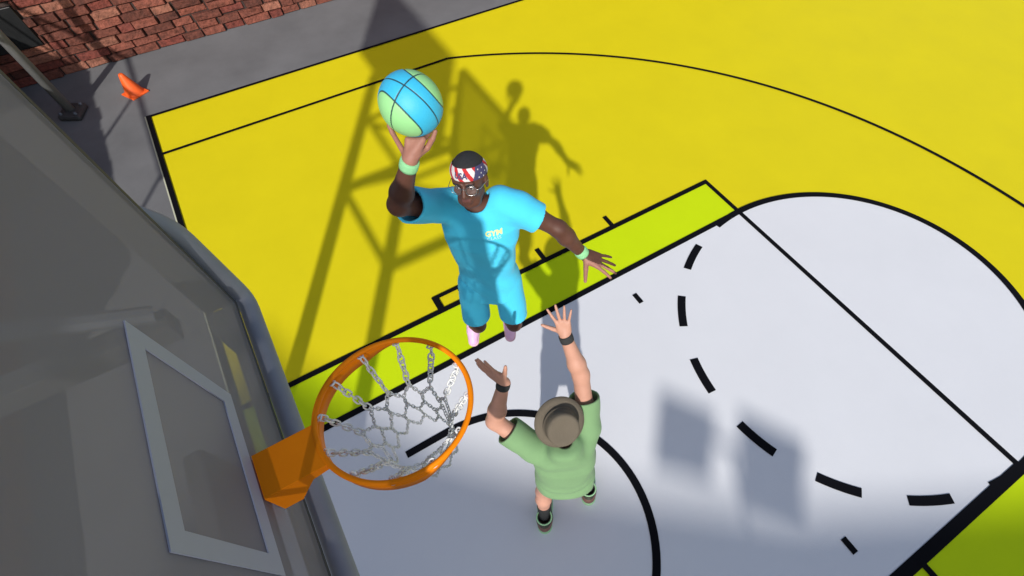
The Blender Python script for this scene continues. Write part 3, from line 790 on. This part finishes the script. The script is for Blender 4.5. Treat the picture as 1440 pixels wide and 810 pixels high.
def eyes(c, s, parent, Hg, Fm):
    for sx in (-1, 1):
        e = MB(); cc = Hg(sx*.030, .0735, .004); Fr = Fm
        n_ = 14; prof = [(.0120*math.sin(math.pi*k/n_), .0120*math.cos(math.pi*k/n_)) for k in range(n_+1)]
        R = frame(Hg(sx*.03, .2, -.002)-cc); e.lathe(prof, 24, cc, R); eo = e.build('eye', M['eye_white'], parent, True)
        e = MB(); prof = [(.0058*k/5, math.sqrt(.0123**2-(.0058*k/5)**2)) for k in range(6)]; e.lathe(prof, 20, cc, R); q = e.build('iris', M['iris'], None, True); q.parent = eo
        e = MB(); e.tube([Hg(sx*.012,.0975,.019), Hg(sx*.026,.0955,.026), Hg(sx*.047,.082,.023)], [.0034,.0042,.0022], 8); e.build('eyebrow', M['hair'], parent, True)
        e = MB(); e.tube([Hg(sx*.0165,.0865,.006), Hg(sx*.030,.0905,.0125), Hg(sx*.0445,.081,.006)], [.002,.003,.002], 8); e.build('eyelid', M['skin_dark'], parent, True)
eyes(H1, .98, p1, hg, FH1)
gl = []
mb = MB()
for sx in (-1, 1):
    pts = []
    for k in range(28):
        a = 2*math.pi*k/28; x = sx*.034+.0235*math.copysign(abs(math.cos(a))**.85, math.cos(a)); z = .000+.0205*math.copysign(abs(math.sin(a))**.85, math.sin(a))
        pts.append(hg(x, .104-.006*(abs(x)/.034)**2*.6, z))
    mb.tube(pts, .0013, 8, True); gl.append(pts)
mb.tube([hg(-.011,.104,.006), hg(0,.109,.010), hg(.011,.104,.006)], .0014, 8)
for sx in (-1, 1): mb.tube([hg(sx*.057,.096,.006), hg(sx*.072,.082,.007), hg(sx*.083,.0,.004), hg(sx*.084,-.02,-.012)], .0015, 8)
g = mb.build('glasses', M['silver'], p1, True)
for pts in gl:
    c = sum(pts)/len(pts); o = obj('lens', [*pts, c], [(i, (i+1) % 28, 28) for i in range(28)], M['lens'], None); o.parent = g
# print on the shirt
tr = bvh(sh1); cpos = Pel+F1@V(.092, .14, .515)
t = text_mesh('lettering', 'GYM', .042, cpos, Lf1, Up1, M['logo_y'], None, bold=.002, tree=tr, nrmv=Ff1, lift=.0035); t.parent = sh1
t = text_mesh('lettering', 'CLASS', .027, cpos-Up1*.025, Lf1, Up1, M['logo_w'], None, tree=tr, nrmv=Ff1, lift=.0035); t.parent = sh1

# ---- the ball
def ballmat():
    m = D.materials.new('basketball_rubber'); m.use_nodes = True
    nt = m.node_tree; b = nt.nodes['Principled BSDF']; b.inputs['Roughness'].default_value = .5
    at = nt.nodes.new('ShaderNodeAttribute'); at.attribute_name = 'panel'; nt.links.new(at.outputs['Color'], b.inputs['Base Color'])
    tc = nt.nodes.new('ShaderNodeTexCoord'); n = nt.nodes.new('ShaderNodeTexVoronoi'); n.inputs['Scale'].default_value = 260
    nt.links.new(tc.outputs['Object'], n.inputs['Vector']); bp = nt.nodes.new('ShaderNodeBump'); bp.inputs['Strength'].default_value = .35; bp.inputs['Distance'].default_value = .002
    nt.links.new(n.outputs['Distance'], bp.inputs['Height']); nt.links.new(bp.outputs['Normal'], b.inputs['Normal']); return m
bm = bmesh.new(); bmesh.ops.create_icosphere(bm, subdivisions=7, radius=BR)
me = D.meshes.new('basketball'); bm.to_mesh(me); bm.free()
P = np.array([v.co for v in me.vertices]); U = P/np.linalg.norm(P, axis=1)[:, None]
b0 = nrm(V(.787,1.727,4.456)-BALL); bx = nrm(rt-b0*(rt@b0)); by = np.cross(b0, bx)
def img(x, y):      # direction from the ball centre for a point seen on its near side
    z = math.sqrt(max(0, 1-x*x-y*y)); return bx*x+by*y+b0*z
X0 = img(-.135, .52)      # crossing of the two great seams
tA = nrm(img(.77,-.60)-X0*(X0@img(.77,-.60))); nA = np.cross(X0, tA)        # long seam running to the lower right
tB = nrm(img(-.66,-.42)-X0*(X0@img(-.66,-.42))); nB = np.cross(X0, tB)      # short seam running to the lower left
dA = np.abs(U@nA); dB_ = np.abs(U@nB)
s1 = np.degrees(np.arcsin(np.clip(U@nA, -1, 1)))
sg = 1 if (img(-.45,-.3)@nA) > 0 else -1
yA = s1*sg      # positive towards the lower left
pole1 = nrm(img(-.62,-.52)); pole2 = nrm((bx*.70+by*.70)+b0*.10)
side1 = np.degrees(np.arccos(np.clip(U@pole1, -1, 1))); side2 = np.degrees(np.arccos(np.clip(U@pole2, -1, 1)))
# elongated end caps: ellipse-like cones round the two poles
def cap(pole, tang, a, b):
    q = U-np.outer(U@pole, pole); u = q@tang; w = q@np.cross(pole, tang); ang = np.degrees(np.arccos(np.clip(U@pole, -1, 1)))
    ph = np.arctan2(w, u); rad = 1/np.sqrt((np.cos(ph)/a)**2+(np.sin(ph)/b)**2); return ang-rad
tg = lambda p, d: nrm(d-p*(p@d))
c1 = cap(pole1, tg(pole1, img(.13,-.96)-img(-.95,.23)), 56, 36)
c2 = cap(pole2, tg(pole2, img(.96,.05)-img(-.1,.98)), 50, 42)
p3 = -pole1; p4 = -pole2
seam = np.minimum.reduce([np.degrees(np.arcsin(np.clip(dA, 0, 1))), np.degrees(np.arcsin(np.clip(dB_, 0, 1))), np.abs(c1)*.9, np.abs(c2)*.9])
blue = V(.045, .50, .78); gr = V(.34, .74, .30)
colr = np.where(((c1 < 0) | (c2 < 0))[:, None], gr, blue)
k = np.clip((seam-1.0)/.6, 0, 1)[:, None]; colr = colr*k+V(.02,.05,.06)*(1-k)
P = P-U*(.0022*np.exp(-(seam/1.3)**2))[:, None]
me.vertices.foreach_set('co', P.astype(np.float32).ravel())
ca = me.color_attributes.new('panel', 'FLOAT_COLOR', 'POINT'); ca.data.foreach_set('color', np.c_[colr, np.ones(len(P))].astype(np.float32).ravel())
me.polygons.foreach_set('use_smooth', np.ones(len(me.polygons), bool)); me.materials.append(ballmat())
ball = D.objects.new('basketball', me); COL.objects.link(ball); ball.location = BALL
tag(ball, 'sky-blue and mint-green basketball resting on the raised hand of the leaping player', 'basketball')

# ---- the defender seen from behind
qf = nrm(V(-.86, .51, 0)); ql = V(-qf[1], qf[0], 0)      # front, own left
p2 = empty('person', (-.02, 2.17, 0), 'defender in sage-green shirt and brown hat seen from behind reaching up with both arms', 'person')
Pel2 = V(-.075, 2.185, .94); Nk2 = V(-.068, 2.195, 1.50)
Up2 = nrm(Nk2-Pel2); Lf2 = nrm(ql-Up2*(ql@Up2)); Fr2 = np.cross(Lf2, Up2)
if Fr2@qf < 0: Fr2 = -Fr2
F2 = np.array([Lf2, Fr2, Up2]).T
HAX = nrm(V(.69, -.17, .70)); BRIM = V(-.130, 2.207, 1.737)
H2 = BRIM-HAX*.035+qf*.0
h2u = HAX; h2f = nrm(qf-h2u*(qf@h2u)); h2l = np.cross(h2f, h2u)*-1
if h2l@ql < 0: h2l = -h2l
FH2 = np.array([h2l, h2f, h2u]).T
RS2, LS2 = V(-.088, 2.372, 1.50), V(-.150, 2.045, 1.465)
RE2, RW2 = V(-.290, 2.450, 1.822), V(-.434, 2.437, 2.083)
LE2, LW2 = V(-.374, 1.905, 1.662), V(-.430, 2.035, 1.945)
RH2, LH2 = V(-.055, 2.275, .92), V(-.105, 2.10, .92)
RK2, LK2 = V(-.115, 2.365, .50), V(-.155, 2.03, .49)
RA2, LA2 = V(-.060, 2.395, .115), V(-.065, 1.965, .115)
core = [('t', Pel2, F2, [(-.08,.14,.09,0),(0,.155,.115,0),(.2,.14,.10,0),(.38,.165,.11,0),(.5,.12,.09,0),(.56,.06,.06,0)]),
        limb(Nk2, H2-h2u*.05-h2f*.01, .058, .054), limb(Nk2, RS2, .05, .055), limb(Nk2, LS2, .05, .055)]
core += arm_prims(RS2, RE2, RW2, 1.08)+arm_prims(LS2, LE2, LW2, 1.08)+leg_prims(RH2, RK2, RA2)+leg_prims(LH2, LK2, LA2)
core += [limb(RA2, RA2+V(-.07,.04,-.03), .036, .03), limb(LA2, LA2+V(-.07,.04,-.03), .036, .03)]
dR = nrm(V(-.535, 2.458, 2.303)-RW2)
hpR2, hfR2 = hand(RW2, dR, nrm(V(-.75,.35,.55)), V(-.1,-1,.1), [(.42,.05,.1),(.10,.0,.08),(-.14,.02,.08),(-.34,.05,.1)], (1.12,.05,.05), 1.04)
dL = nrm(V(-.560, 1.940, 2.115)-LW2)
hpL2, hfL2 = hand(LW2, dL, nrm(V(-.5,.65,.0)), V(.3,.45,.85), [(.30,-.05,.05),(.08,.0,.05),(-.10,.05,.1),(-.30,.1,.15)], (.95,.15,.05), 1.15)
bf2 = body_fn(core, head_prims(H2, FH2, .98), [hpR2, hpL2], [hfR2, hfL2])
mesh_sdf('body', bf2, V(-.72,1.75,.02), V(.16,2.66,2.40), .0048, M['skin_fair'], p2, 1)
st2 = [(-.26,.222,.165,.0),(-.20,.218,.160,.0),(-.1,.212,.158,.0),(.05,.198,.146,.0),(.2,.192,.138,.0),(.35,.206,.134,.0),(.45,.185,.12,-.0),(.54,.14,.11,-.015),(.68,.085,.085,-.035)]
SL2 = ((RS2, RE2, .235), (LS2, LE2, .230))
def shirt2(P):
    d = torso_sdf(P, Pel2, F2, st2)
    for S_, E_, w in SL2:
        ax = nrm(E_-S_); inn = S_-ax*.05+(Nk2-S_)*.25
        s = smin(cone_sdf(P, inn, S_+ax*.03, .092, .086), cone_sdf(P, S_+ax*.03, S_+ax*.27, .086, .090), .03)
        s = smax(s, (P-S_)@ax-w-.02, .004); d = smin(d, s, .04)
    q = (P-Pel2)@F2
    return d+fold(P, .008, (33, 35, 38, 41), 18)+.005*np.sin(q[:, 2]*42+3*np.cos(q[:, 0]*8))*np.exp(-((q[:, 2]-.02)/.12)**2)
def shirt2c(P):
    d = shell(shirt2, .014)(P); q = (P-Pel2)@F2
    d = np.maximum(d, -.13-q[:, 2])
    d = np.maximum(d, -cone_sdf(P, Nk2+FU*.15, Nk2+FU*.29-V(.03,0,0), .060, .085))
    for S_, E_, w in SL2:
        ax = nrm(E_-S_); d = np.maximum(d, -np.maximum(-((P-S_)@ax-w), np.linalg.norm(P-S_-ax*.33, axis=1)-.25))
    return d
mesh_sdf('shirt', shirt2c, V(-.52,1.70,.68), V(.24,2.68,1.95), .0055, M['green_c'], p2, 1)
def shorts2(P):
    d = torso_sdf(P, Pel2, F2, [(-.16,.165,.125,0),(-.05,.172,.128,0),(.08,.165,.12,0)])
    for H_, K_ in ((RH2, RK2), (LH2, LK2)): d = smin(d, cone_sdf(P, H_, H_+(K_-H_)*.5, .100, .088), .03)
    return d
mesh_sdf('shorts', lambda P: np.maximum(shell(shorts2, .013)(P), .755-P[:, 2]), V(-.32,1.9,.68), V(.18,2.5,1.1), .006, M['green_c'], p2, 1)
for K_, A_ in ((RK2, RA2), (LK2, LA2)):
    ax = nrm(A_-K_)
    def sock(P, K_=K_, A_=A_, ax=ax):
        c = K_+(A_-K_)*.3
        d = smin(cone_sdf(P, c, A_, .064, .041), cone_sdf(P, A_, A_+V(-.05,.03,-.04), .041, .034), .02)
        d = d+.0012*np.sin((P@ax)*320)
        return np.maximum(np.maximum(d, -d-.006), .30*np.linalg.norm(A_-K_)+.095-(P-K_)@ax)
    mesh_sdf('sock', sock, A_-V(.14,.12,.09), A_+V(.14,.12,.30), .0045, M['charcoal'], p2, 1)
    shoe('shoe', A_-V(0,0,.0), qf, V(0,0,1), p2, M['black_l'], M['mint_s'], M['lacew'], accent=M['copper'], lift=.112, sc=1.48)
band('wristband', RW2-nrm(RW2-RE2)*.022, .034, RW2-RE2, .044, .006, M['charcoal'], p2)
band('wristband', LW2-nrm(LW2-LE2)*.022, .034, LW2-LE2, .044, .006, M['charcoal'], p2)
R = FH2
mb = MB()
prof = [(.150,-.020),(.149,-.012),(.125,-.002),(.107,.004),(.102,.012),(.099,.060),(.094,.098),(.088,.106),(.078,.1085),(.055,.105),(.0,.103)]
mb.lathe(prof, 56, BRIM, R@np.diag([.97,1.03,1]))
mb.lathe([(.150,-.020),(.140,-.018),(.104,-.004),(.098,.0)], 56, BRIM-R@V(0,0,.0015), R@np.diag([.97,1.03,1]))
hat = mb.build('hat', M['felt'], p2, True)
mb = MB(); mb.lathe([(.1035,.010),(.106,.014),(.1045,.034),(.1015,.036)], 56, BRIM, R@np.diag([.97,1.03,1])); hbnd = mb.build('hat_band', M['felt'], None, True); hbnd.parent = hat
def hg2(x, y, z): return H2+FH2@(V(x, y, z)*.98)
eyes(H2, .98, p2, hg2, FH2)
def hair2(P):
    d = ell_sdf(P, hg2(0,-.012,.03), FH2, V(.079,.098,.090)*.98); q = (P-H2)@FH2
    return smax(d, .03-q[:, 2]-np.clip(-q[:, 1], 0, .2)*1.0, .01)
mesh_sdf('hair', hair2, H2-.16, H2+.16, .006, M['hair'], p2, 1)


# ------------------------------------------------------------------ light, sky, camera
SUN = nrm(V(1.36, -.78, 1))
wd = D.worlds.new('World'); scene.world = wd; wd.use_nodes = True
nt = wd.node_tree; bg = nt.nodes['Background']
sky = nt.nodes.new('ShaderNodeTexSky'); sky.sky_type = 'NISHITA'; sky.sun_disc = False
sky.sun_elevation = math.asin(SUN[2]); sky.sun_rotation = math.atan2(SUN[0], SUN[1])
sky.air_density = 1; sky.dust_density = 1.5; sky.ozone_density = 1
hs = nt.nodes.new('ShaderNodeHueSaturation'); hs.inputs['Saturation'].default_value = .82
nt.links.new(sky.outputs[0], hs.inputs['Color']); nt.links.new(hs.outputs[0], bg.inputs[0]); bg.inputs[1].default_value = .137
ld = D.lights.new('sun', 'SUN'); ld.energy = 3.95; ld.angle = math.radians(.9); ld.color = (1, .965, .91)
so = D.objects.new('sun', ld); COL.objects.link(so)
so.rotation_euler = Vector(SUN).to_track_quat('Z', 'Y').to_euler(); so.location = (10, -6, 30)
cd = D.cameras.new('camera'); cam = D.objects.new('camera', cd); COL.objects.link(cam); scene.camera = cam
cam.location = (.78715, 1.72727, 4.45643); cam.rotation_euler = (.55049, -.0023, 1.00121)
cd.sensor_width = 36; cd.sensor_fit = 'HORIZONTAL'; cd.lens = 17.6567
cd.shift_x = -91.578/1440; cd.shift_y = 56.0/1440; cd.clip_start = .05; cd.clip_end = 400
scene.view_settings.view_transform = 'Standard'; scene.view_settings.look = 'None'
scene.view_settings.exposure = 0; scene.view_settings.gamma = 1
scene.cycles.transparent_max_bounces = 16; scene.cycles.max_bounces = 8
